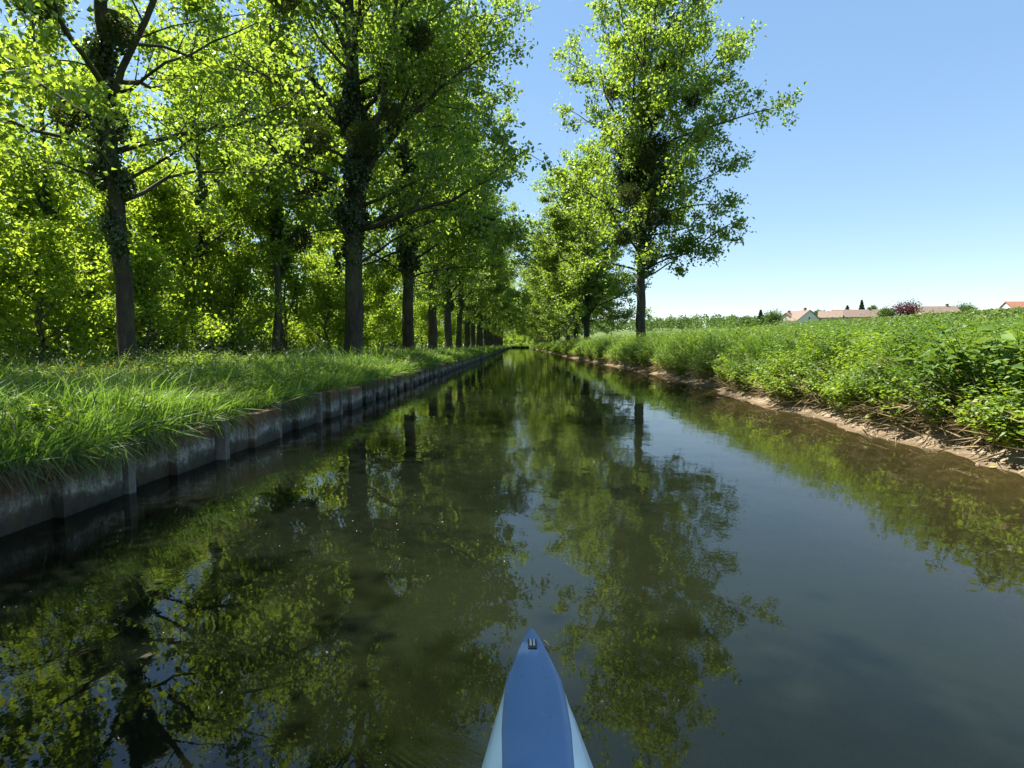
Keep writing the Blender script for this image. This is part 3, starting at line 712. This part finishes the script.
# tall grass blades among them and over the meadow behind
gx = []; gy = []; gw = []; gh = []
for (n, d0, d1, y0, y1, w) in [(60000, .3, 9, 3.5, 16, .015), (60000, .3, 12, 16, 45, .026), (9000, .6, 12, 45, 120, .06)]:
    y = rng.uniform(y0, y1, n); d = d0 + (d1 - d0) * rng.uniform(0, 1, n); x = shore(y) + d
    gx.append(x); gy.append(y); gw.append(np.full(n, w)); gh.append((.82 + .3 * wob(x, y, 1.2) + (.22 * sm(.5, 2, d)) - (1 - sm(8, 20, y)) * (.24 + .12 * sm(.7, 1.7, d))) * rng.uniform(.6, 1.25, n))
gx, gy, gw, gh = map(np.concatenate, (gx, gy, gw, gh))
P = np.stack([gx, gy, ground_z(gx, gy)], 1); n = len(gx)
ob('bank_tall_grass', blade_mesh('bank_tall_grass', P, gh, gw, gh * rng.uniform(.3, .8, n), rng.normal(2.9, .9, n), M['grass_blade']), kind='stuff', label='long grass blades bending through the herbs on the right bank', cat='grass')
n = 26000; x = 12 + 120 * rng.uniform(0, 1, n) ** 1.3; y = 8 + 190 * rng.uniform(0, 1, n)
P = np.stack([x, y, ground_z(x, y)], 1); dd = np.hypot(x, y); h = rng.uniform(.4, 1.0, n)
ob('meadow_grass', blade_mesh('meadow_grass', P, h, .004 * dd * rng.uniform(.5, 1, n), h * .5, rng.uniform(0, 6.28, n), M['meadow_blade']), kind='stuff', label='pale rough grass of the meadow rising to the houses', cat='grass')
n = 9000; x = rng.uniform(-3.2, 9, n); y = rng.uniform(231.6, 236, n); h = rng.uniform(.5, 1.3, n)
ob('end_grass', blade_mesh('end_grass', np.stack([x, y, np.full(n, .1) + .5 * sm(231, 233, y)], 1), h, np.full(n, .12), h * .5, rng.uniform(0, 6.28, n), M['grass_blade']), kind='stuff', label='tall grass across the far end of the canal', cat='grass')
# dry stalks under the overhang
n = 15000; y = 3.6 + 60 * rng.uniform(0, 1, n) ** 1.8; d = rng.uniform(.1, .62, n); x = shore(y) + d
m = wob(y, y * 0 + 1, .9) + rng.normal(0, .35, n) > .0; x, y, d = x[m], y[m], d[m]; n = len(x)
P = np.stack([x, y, ground_z(x, y) + rng.uniform(0, .45, n)], 1)
T = np.stack([-rng.uniform(.3, 1.2, n), rng.normal(0, .7, n), rng.uniform(-.5, .9, n)], 1)
ob('dry_stalks', leaf_mesh('dry_stalks', P, rng.normal(0, 1, (n, 3)), T, rng.uniform(.15, .5, n), M['dry_stalk'], .02, .006), kind='stuff', label='dead straw and stalks hanging above the sandy strip of the right shore', cat='dry stalks')
# pebbles on the sand
mb = MB(); rr = random.Random(3)
for i in range(420):
    y = 3.6 + 40 * rr.random() ** 1.6; d = rr.uniform(-.08, .42); x = float(shore(y)) + d
    z = gz(x, y); r = rr.uniform(.008, .026)
    a0 = rr.random() * 6
    vs = [(x + r * math.cos(a0 + k * 1.047) * rr.uniform(.7, 1.2), y + r * math.sin(a0 + k * 1.047) * rr.uniform(.7, 1.2), z - .003) for k in range(6)]
    vt = [(x + (p[0] - x) * .6, y + (p[1] - y) * .6, z + r * rr.uniform(.4, .8)) for p in vs]
    mb.add(vs + vt, [[k, (k + 1) % 6, 6 + (k + 1) % 6, 6 + k] for k in range(6)] + [[6, 7, 8, 9, 10, 11]])
M['pebble'] = plain('pebble', (.30, .23, .16), .9, 0, .3, .5, 3)
ob('shore_pebbles', mb.mesh('shore_pebbles', [M['pebble']]), kind='stuff', label='small stones and clods on the sandy right shore', cat='pebbles')

# broad-leaved plants leaning over the sand at the right edge
def broadleaf(label, x, y, seed, nst, h, lsz):
    rg = np.random.default_rng(seed); t = ob('broadleaf_plant', None, loc=(x, y, gz(x, y)), label=label, cat='plant')
    mb = MB(); Ps, Ns, Ts, Ss = [], [], [], []
    for i in range(nst):
        a = rg.uniform(0, 6.28); b = rg.uniform(.05, .32); hh = h * rg.uniform(.6, 1.1)
        base = np.array([math.cos(a) * b, math.sin(a) * b * 1.6, -.05]); tip = base + np.array([math.cos(a) * .25 - .28, math.sin(a) * .4, hh])
        mid = (base + tip) / 2 + np.array([.05, 0, .08]); pts = [base * (1 - u) ** 2 + 2 * mid * u * (1 - u) + tip * u * u for u in np.linspace(0, 1, 7)]
        mb.tube(pts, [.008 - .0008 * q_ for q_ in range(7)], 5)
        for j in range(15):
            u = rg.uniform(.12, 1); c = base * (1 - u) ** 2 + 2 * mid * u * (1 - u) + tip * u * u; az = j * 2.4 + rg.normal(0, .3)
            Ps.append(c); Ts.append([math.cos(az), math.sin(az), rg.normal(-.25, .3)]); Ns.append([rg.normal(-.2, .3), rg.normal(-.15, .3), 1]); Ss.append(lsz * rg.uniform(.6, 1.2))
    ob('stem', mb.mesh('stem', [M['herb_leaf']], True), t)
    ob('foliage', leaf_mesh('foliage', np.array(Ps), np.array(Ns), np.array(Ts), np.array(Ss), M['broad_leaf'], .34, .12), t)
broadleaf('bushy plant with big pale glossy leaves overhanging the sand near the right edge', 5.5, 6.55, 5, 46, .85, .15)
broadleaf('big-leaved plant cut off by the right picture edge, low over the sand', 5.5, 5.75, 8, 26, .8, .14)

# ------------------------------------------------------------------ houses on the rise
def walls_roof(mb_w, mb_r, w, l, eave, ridge, over=.35, th=.22):
    """gable box: width w along x (gable ends face -y and +y), length l along y"""
    a = w / 2
    mb_w.add([(-a, 0, -3), (a, 0, -3), (a, 0, eave), (0, 0, ridge), (-a, 0, eave), (-a, l, -3), (a, l, -3), (a, l, eave), (0, l, ridge), (-a, l, eave)],
             [[0, 1, 2, 3, 4], [9, 8, 7, 6, 5], [1, 6, 7, 2], [5, 0, 4, 9]])
    sl = (ridge - eave) / a
    for sgn in (-1, 1):
        x0 = 0; x1 = sgn * (a + over); z0 = ridge + .02; z1 = eave - over * sl + .02
        vs = [(x0, -over, z0), (x1, -over, z1), (x1, l + over, z1), (x0, l + over, z0)]
        vs += [(p[0], p[1], p[2] + th) for p in vs]
        mb_r.add(vs, [[0, 1, 2, 3], [7, 6, 5, 4], [0, 4, 5, 1], [1, 5, 6, 2], [2, 6, 7, 3], [3, 7, 4, 0]])
M['render_white'] = plain('render_white', (.62, .60, .54), .9, 0, .3, .12, 1)
M['render_cream'] = plain('render_cream', (.5, .43, .32), .9, 0, .3, .12, 1)
M['roof_brown'] = plain('roof_brown', (.15, .11, .09), .9, 0, .3, .35, 3)
M['roof_red'] = plain('roof_red', (.22, .10, .065), .9, 0, .3, .35, 3)
M['roof_pink'] = plain('roof_pink', (.17, .125, .10), .9, 0, .3, .35, 3)
M['window'] = plain('window_glass', (.05, .06, .07), .15)
M['frame'] = plain('window_frame', (.7, .7, .68), .5)
M['shutter'] = plain('shutter', (.22, .16, .1), .7)
def house(label, px, depth, rz, w, l, eave, ridge, wall, roof, zoff=0, chim=1, kind='house'):
    x = (px - 518) / 560 * depth; z = gz(x, depth) + zoff
    t = ob('house', None, loc=(x, depth, z), label=label, cat='house', group='houses on the rise'); t.rotation_euler = (0, 0, R(rz))
    a, b = MB(), MB(); walls_roof(a, b, w, l, eave, ridge)
    ob('wall', a.mesh('wall', [M[wall]]), t); rf = ob('roof', b.mesh('roof', [M[roof]]), t)
    for c in range(chim):
        m = MB(); yy = l * (.2 + .6 * c); m.box(-.4, .4, yy - .35, yy + .35, ridge - .5, ridge + 1.0); m.box(-.48, .48, yy - .43, yy + .43, ridge + 1.003, ridge + 1.12)
        ob('chimney', m.mesh('chimney', [M['roof_brown']]), rf)
    def window(cx, cy, cz, ww, hh, ax):
        f, g = MB(), MB()
        if ax == 'y': f.box(cx - ww / 2, cx + ww / 2, cy - .06, cy - .005, cz, cz + hh); g.box(cx - ww / 2 + .1, cx + ww / 2 - .1, cy - .08, cy - .063, cz + .1, cz + hh - .1)
        else: 
            sg = 1 if cx > 0 else -1
            f.box(min(cx + sg * .005, cx + sg * .06), max(cx + sg * .005, cx + sg * .06), cy - ww / 2, cy + ww / 2, cz, cz + hh)
            g.box(min(cx + sg * .063, cx + sg * .08), max(cx + sg * .063, cx + sg * .08), cy - ww / 2 + .1, cy + ww / 2 - .1, cz + .1, cz + hh - .1)
        fo = ob('window', f.mesh('window', [M['frame']]), t); ob('pane', g.mesh('pane', [M['window']]), fo)
    window(-w * .2, 0, .9, 1.2, 1.3, 'y'); window(w * .2, 0, .9, 1.2, 1.3, 'y'); window(0, 0, eave + .3, 1.0, 1.2, 'y')
    k = int(l // 4)
    for sg in (-1, 1):
        for i in range(k): window(sg * w / 2, l * (i + .5) / k, .9, 1.3, 1.3, 'x')
    d = MB(); d.box(-.5, .5, -.06, -.005, 0, 2.1); ob('door', d.mesh('door', [M['shutter']]), t)
    return t
house('white gabled house with its blank gable turned to the water', 806, 222, 14, 11, 12, 3.4, 7.4, 'render_white', 'roof_pink', -1.8, 1)
house('pinkish-roofed house half hidden left of the white gable', 783, 228, -55, 9, 11, 2.8, 6.2, 'render_cream', 'roof_pink', -1.0, 1)
house('small cream house joined to the left end of the long brown roof', 838, 224, 60, 8, 8, 2.8, 5.4, 'render_cream', 'roof_pink', -.3, 0)
house('long low house with a brown roof below the two conifers', 873, 228, 84, 9, 17, 2.8, 5.8, 'render_cream', 'roof_brown', -.2, 1)
house('long reddish-brown roof right of the dark red tree', 948, 222, 84, 9, 14, 2.4, 5.2, 'render_cream', 'roof_brown', .2, 1)
house('low grey-roofed house far back between the round tree and the red roof', 990, 262, 84, 8, 9, 2.2, 3.8, 'render_white', 'roof_pink', -.8, 0)
house('white-gabled house with a bright red roof at the right picture edge', 1046, 215, 84, 9, 17, 3.6, 6.8, 'render_white', 'roof_red', -1.7, 1)
# low garden wall strips
def far_tree(name, label, cat, px, depth, h, rad, leaf, seed, conifer=False, n=3600, sz=.42, zoff=0):
    rg = np.random.default_rng(seed); x = (px - 518) / 560 * depth
    t = ob(name, None, loc=(x, depth, gz(x, depth) + zoff), label=label, cat=cat)
    mb = MB(); mb.tube([(0, 0, -1), (0, 0, h * .5), (0, 0, h * .93)], [.25, .18, .04], 7)
    if conifer:
        zz = rg.uniform(.06, 1, n); a = rg.uniform(0, 6.28, n); r = rad * (1 - zz) * (.55 + .45 * np.abs(np.sin(zz * 26))) * rg.uniform(.3, 1, n) ** .5 + .05
        P = np.stack([np.cos(a) * r, np.sin(a) * r, zz * h], 1)
    else:
        K = 34; u = norm(rg.normal(0, 1, (K, 3))) * (rg.uniform(.25, 1, (K, 1)) ** .5)
        C = u * [[rad * .8, rad * .8, h * .33]] + [[0, 0, h * .58]]
        for c in C[::3]: mb.tube([(0, 0, h * .25), tuple(c * .6 + [0, 0, h * .1]), tuple(c)], [.12, .07, .02], 5)
        k = rg.integers(0, K, n); P = C[k] + rg.normal(0, 1, (n, 3)) * rad * .2
    ob('trunk', mb.mesh('trunk', [M['thin_bark']], True), t)
    ob('crown', leaf_mesh('crown', P, rg.normal(0, 1, (n, 3)) + [[0, 0, .5]], rg.normal(0, 1, (n, 3)), sz * rg.uniform(.6, 1.3, n), M[leaf]), t)
far_tree('copper_beech', 'dark red leafy tree between the two brown roofs', 'tree', 901, 212, 7.8, 5.0, 'copper_leaf', 1)
far_tree('garden_tree', 'bright green round tree just left of the dark red one', 'tree', 882, 212, 5.4, 2.8, 'far_leaf', 2)
far_tree('conifer_tree', 'taller pointed conifer behind the long brown roof', 'tree', 857, 242, 10.5, 3.0, 'conifer_leaf', 3, True)
far_tree('conifer_tree', 'shorter dark conifer behind the left end of the brown roof', 'tree', 843, 244, 8.4, 4.0, 'conifer_leaf', 4, True)
far_tree('garden_tree', 'grey-green tree right of the taller conifer', 'tree', 868, 244, 8.6, 2.6, 'far_leaf', 5)
far_tree('garden_tree', 'round green tree between the reddish-brown roof and the red roof', 'tree', 957, 225, 5.8, 4.4, 'far_leaf', 6)
far_tree('garden_tree', 'dark tree directly right of the white gable', 'tree', 816, 232, 6.6, 2.6, 'far_leaf', 7)
far_tree('garden_tree', 'broad green tree left of the pinkish roof', 'tree', 769, 214, 6.0, 4.2, 'far_leaf', 8)
far_tree('conifer_tree', 'small dark pointed tree at the left end of the houses', 'tree', 758, 216, 7.0, 2.6, 'conifer_leaf', 9, True)
far_tree('garden_tree', 'faint low tree farthest left of the houses on the rise', 'tree', 745, 236, 5.2, 3.4, 'far_leaf', 10)
# hedge along the gardens
n = 9000; rg = np.random.default_rng(44); px = rg.uniform(735, 1060, n); dep = rg.normal(205, 3, n); x = (px - 518) / 560 * dep
P = np.stack([x, dep, ground_z(x, dep) + rg.uniform(0, 1, n) ** .7 * (1.0 + .7 * wob(x, x * 0, 6))], 1)
ob('garden_hedge', leaf_mesh('garden_hedge', P, rg.normal(0, 1, (n, 3)) + [[0, 0, 1]], rg.normal(0, 1, (n, 3)), rg.uniform(.2, .5, n), M['far_leaf']), label='uneven low hedge running in front of the houses on the rise', cat='hedge')

# wooded ridge on the horizon and the woods beyond the left row: masses, one object each
def wood_mass(name, label, pts, n_each, rad, h, sz, leaf, seed):
    rg = np.random.default_rng(seed); C = np.array(pts); K = len(C)
    k = np.repeat(np.arange(K), n_each); n = len(k); u = norm(rg.normal(0, 1, (n, 3))) * rg.uniform(.4, 1, (n, 1)) ** .4
    sc = rg.uniform(.7, 1.3, K)[k][:, None]
    P = C[k] + u * sc * [[rad, rad, h * .5]] + np.array([[0, 0, h * .45]])
    ob(name, leaf_mesh(name, P, u + rg.normal(0, .6, (n, 3)), rg.normal(0, 1, (n, 3)), sz * rg.uniform(.6, 1.3, n), M[leaf]), kind='stuff', label=label, cat='wood')
rg = np.random.default_rng(12)
pts = []
for i in range(420):
    y = rg.uniform(620, 1100); x = rg.uniform(-.15, .62) * y; pts.append((x, y, gz(x, y) - .5))
wood_mass('wooded_ridge', 'low wooded ridge on the horizon beyond the right meadow', pts, 95, 8, 17, 2.6, 'far_leaf', 13)
pts = []
for i in range(230):
    y = rg.uniform(12, 260); x = -rg.uniform(30, 75) - 4 * (y < 30); pts.append((x, y, gz(x, y)))
wood_mass('deep_wood', 'dense green depth of the wood behind the left trees', pts, 300, 3.2, 9, .5, 'shrub_leaf', 14)
pts = []
for i in range(150):
    y = rg.uniform(13, 60); x = -rg.uniform(9.6, 22); pts.append((x, y, gz(x, y) - .5))
wood_mass('wood_undergrowth', 'dark tangled undergrowth on the floor of the wood', pts, 260, 1.0, 1.7, .14, 'ivy_leaf', 15)

pts = []
for i in range(150):
    t_ = rg.uniform(0, 1); y = 110 + 160 * t_ + rg.uniform(-8, 8); x = 14 + 60 * rg.uniform(0, 1); pts.append((x, y, gz(x, y) - 2.9))
wood_mass('field_hedges', 'rough green scrub scattered over the meadow beyond the right row', pts, 160, 2.6, 4.2, .5, 'far_leaf', 16)
GQ = 'bushes at the far end of the canal'
for i, (x, y, s) in enumerate([(-6, 234, .9), (-2.6, 235.5, .75), (.8, 234.5, .85), (4.2, 235, .8), (7.5, 230, 1.0), (7.4, 214, .8), (7.2, 198, .75)]):
    dup(shrubB, (x, y, gz(x, y) - .2), i * 2.0, (s * 1.3, s * 1.3, s), 'bush at the far end of the canal, %s from the left' % ORD[i], GQ)

# ------------------------------------------------------------------ kayak
def kayak():
    KX = .045
    t = ob('kayak', None, loc=(KX, 0, 0), label='narrow blue and white racing kayak whose bow points up the canal', cat='kayak')
    # stations: y, deck half width, hull half width at the waterline edge, deck height
    st = [(1.795, .004, .004, .262), (1.785, .008, .009, .262), (1.75, .0205, .022, .262), (1.70, .034, .036, .262), (1.62, .051, .053, .264), (1.56, .064, .066, .266), (1.497, .0766, .0785, .268), (1.44, .0802, .0905, .271),
          (1.38, .0825, .101, .274), (1.28, .0837, .115, .278), (1.158, .0785, .134, .282), (.95, .075, .157, .292), (.7, .085, .178, .302), (.4, .115, .198, .31), (.1, .13, .21, .30), (-.3, .135, .215, .285), (-.8, .13, .205, .27),
          (-1.4, .10, .165, .25), (-2.0, .07, .11, .235), (-2.6, .035, .055, .225), (-3.1, .006, .008, .22)]
    hull, deck = MB(), MB()
    hv, dv = [], []
    for (y, dw, hw, dz) in st:
        keel = -.09 * min(1, (1.82 - y) / .5) * min(1, (y + 3.15) / .5)
        low = .10
        prof = [(dw * 1.0, dz), ((dw + hw) / 2, dz - .010 - .1 * (hw - dw)), (hw, dz - .026 - .2 * (hw - dw)), (hw * .9, .07), (hw * .6, keel * .6), (0, keel)]
        ring = [(-a, y, z) for a, z in prof] + [(a, y, z) for a, z in prof[::-1][1:]]
        hv += ring
        crown = [(-1, 0), (-.96, .006), (-.75, .011), (-.4, .014), (0, .015), (.4, .014), (.75, .011), (.96, .006), (1, 0)]
        dv += [(dw * a, y, dz + .001 + b * min(1, dw / .05)) for a, b in crown]
    n = 11; fs = []
    for i in range(len(st) - 1):
        for k in range(n - 1): fs.append([i * n + k, i * n + k + 1, i * n + n + k + 1, i * n + n + k])
    hull.add(hv, fs)
    hull.m = [1 if (q_ // 10 < 6 and q_ % 10 in (0, 1, 2, 7, 8, 9)) else 0 for q_ in range(len(fs))]   # blue paint wraps over the nose
    n = 9; fs = []
    for i in range(len(st) - 1):
        if -.62 < st[i][0] < .45 and st[i + 1][0] > -.9: continue        # the open cockpit
        for k in range(n - 1): fs.append([i * n + k + 1, i * n + k, i * n + n + k, i * n + n + k + 1])
    deck.add(dv, fs)
    ob('hull', hull.mesh('hull', [M['kayak_white'], M['kayak_blue']], True), t)
    ob('deck', deck.mesh('deck', [M['kayak_blue']], True), t)
    b = MB(); b.box(-.0135, .0135, 1.642, 1.695, .2765, .2815)
    fit = ob('bow_fitting', b.mesh('bow_fitting', [M['black']]), t)
    for s in (-1, 1):
        c = MB(); c.box(s * .0052 - .0030, s * .0052 + .0030, 1.652, 1.691, .2817, .2845); ob('pin', c.mesh('pin', [M['silver']]), fit)
    rdk = random.Random(4); dr = MB()
    for _ in range(70):
        yy = rdk.uniform(.6, 1.62); xx = rdk.uniform(-.045, .045); zz = float(np.interp(-yy, [-q_[0] for q_ in st], [q_[3] for q_ in st])) + .0145; q0 = rdk.uniform(.0010, .0030)
        vs = [(xx + q0 * math.cos(a_) * e_, yy + q0 * math.sin(a_) * e_ * 1.2, zz + h_ * q0) for e_, h_ in ((1, 0), (.75, .35)) for a_ in [k_ * .785 for k_ in range(8)]] + [(xx, yy, zz + .45 * q0)]
        dr.add(vs, [[k_, (k_ + 1) % 8, 8 + (k_ + 1) % 8, 8 + k_] for k_ in range(8)] + [[8 + k_, 8 + (k_ + 1) % 8, 16] for k_ in range(8)])
    ob('water_drops', dr.mesh('water_drops', [M['drop']], True), t, kind='stuff')
    cm = MB(); pts = []
    for k in range(33):
        a = 2 * math.pi * k / 32; pts.append((.15 * math.cos(a), -.2 + .62 * math.sin(a), .305))
    cm.tube(pts, [.012] * 33, 6, cap=False); ob('coaming', cm.mesh('coaming', [M['black']], True), t)
    se = MB(); se.box(-.14, .14, -.42, -.1, .06, .085); se.box(-.14, .14, -.445, -.42, .06, .2); ob('seat', se.mesh('seat', [M['black']]), t)
M['kayak_white'] = plain('kayak_white', (.66, .80, .82), .3, 0, .5, .04, 5, .3)
def kayak_blue():
    k = NT('kayak_blue'); tc = k.n('ShaderNodeTexCoord'); n = k.noise(tc.outputs['Object'], 4, 6, .65); n2 = k.noise(tc.outputs['Object'], 70, 3, .7)
    c = k.ramp(n.outputs[0], [(.3, (.09, .18, .32)), (.7, (.115, .21, .37))])
    c2 = k.mix(k.ramp(n2.outputs[0], [(.62, (0, 0, 0)), (.74, (1, 1, 1))]).outputs[0], c.outputs[0], (.15, .24, .38))
    p = k.n('ShaderNodeBsdfPrincipled'); k.l(c2, p.inputs['Base Color'])
    k.l(k.ramp(n.outputs[0], [(.3, (.38,) * 3), (.7, (.5,) * 3)]).outputs[0], p.inputs['Roughness'])
    k.l(p.outputs[0], k.out.inputs[0]); return k.m
M['kayak_blue'] = kayak_blue()
M['drop'] = plain('water_drop', (.10, .19, .33), .03, 0, .6)
M['black'] = plain('black_plastic', (.012, .012, .014), .4)
M['silver'] = plain('silver_pin', (.5, .5, .52), .35, .8)
kayak()

# ------------------------------------------------------------------ bits afloat
def at_water(px, py):
    a = math.atan((py - 384) / 560) + R(3.98); d = EYE / math.tan(a); return ((px - 518) / 560 * math.hypot(d, EYE) * math.cos(a - R(3.98)), d)
M['fluff'] = plain('fluff', (.7, .7, .62), 1)
M['yellow_leaf'] = plain('yellow_leaf', (.34, .30, .06), .7, 0, .3, .3, 40)
M['brown_leaf'] = plain('brown_leaf', (.05, .04, .02), .7, 0, .3, .3, 40)
rg = np.random.default_rng(33)
n = 1300; y = 1.5 + 18 * rg.uniform(0, 1, n) ** 1.8; x = rg.uniform(-3.1, .2, n) + .6 * wob(y, y * .3, 1.5)
m = (x > -3.1) & (x < 3) & ~((np.abs(x) < .3) & (y < 2.2)) & (wob(x, y, .9) + rg.normal(0, .4, n) > .1); x, y = x[m], y[m]; n = len(x)
P = np.stack([x, y, np.full(n, .003)], 1)
ob('floating_fluff', leaf_mesh('floating_fluff', P, np.tile([[0, 0, 1.]], (n, 1)) + rg.normal(0, .2, (n, 3)), rg.normal(0, 1, (n, 3)) * [[1, 1, 0]], rg.uniform(.0015, .006, n) * (1 + y * .08), M['fluff'], .35, .1), kind='stuff', label='white specks of poplar fluff drifting on the water', cat='fluff')
def floating_leaf(label, px, py, s, rz, mat):
    x, y = at_water(px, py); mb = MB()
    out = [(0, 0), (.3, .22), (.55, .30), (.8, .2), (1, 0), (.8, -.2), (.55, -.3), (.3, -.22)]
    vs = [(a * s, b * s, .006 + .12 * s * b * b * 4) for a, b in out]; vs += [(a, b, c + .0015) for a, b, c in vs]
    mb.add(vs, [list(range(8))[::-1], list(range(8, 16))] + [[k, (k + 1) % 8, 8 + (k + 1) % 8, 8 + k] for k in range(8)])
    mb.tube([(0, 0, .006), (-.25 * s, .03 * s, .005)], [.0012, .0008], 5)
    o = ob('floating_leaf', mb.mesh('floating_leaf', [M[mat]]), loc=(x, y, .001), label=label, cat='leaf', group='leaves afloat on the canal'); o.rotation_euler = (0, 0, rz)
floating_leaf('yellowish leaf afloat on the dark left water', 151, 584, .05, .3, 'yellow_leaf')
floating_leaf('dark brown leaf afloat on the shaded water at lower left', 137, 662, .045, .6, 'brown_leaf')
floating_leaf('pale leaf afloat near the right shore below the big-leaved plant', 985, 467, .09, .2, 'yellow_leaf')
x, y = at_water(544, 643)
mb = MB(); mb.tube([(0, 0, .012), (.012, -.02, .014), (.02, -.045, .011)], [.003, .004, .002], 6)
M['wet_twig'] = plain('wet_twig', (.012, .01, .007), .6)
ob('floating_twig', mb.mesh('floating_twig', [M['wet_twig']]), loc=(x, y, 0), label='tiny dark twig afloat just right of the kayak tip', cat='twig')
# old stump post in the wood
mb = MB(); mb.tube([(0, 0, -.3), (.02, 0, .9), (.0, .02, 1.9)], [.16, .13, .12], 10)
ob('dead_stump', mb.mesh('dead_stump', [M['thin_bark']], True), loc=(-10.0, 31.5, gz(-10, 31.5)), label='bare grey stump standing in the wood left of the thick poplar', cat='stump')
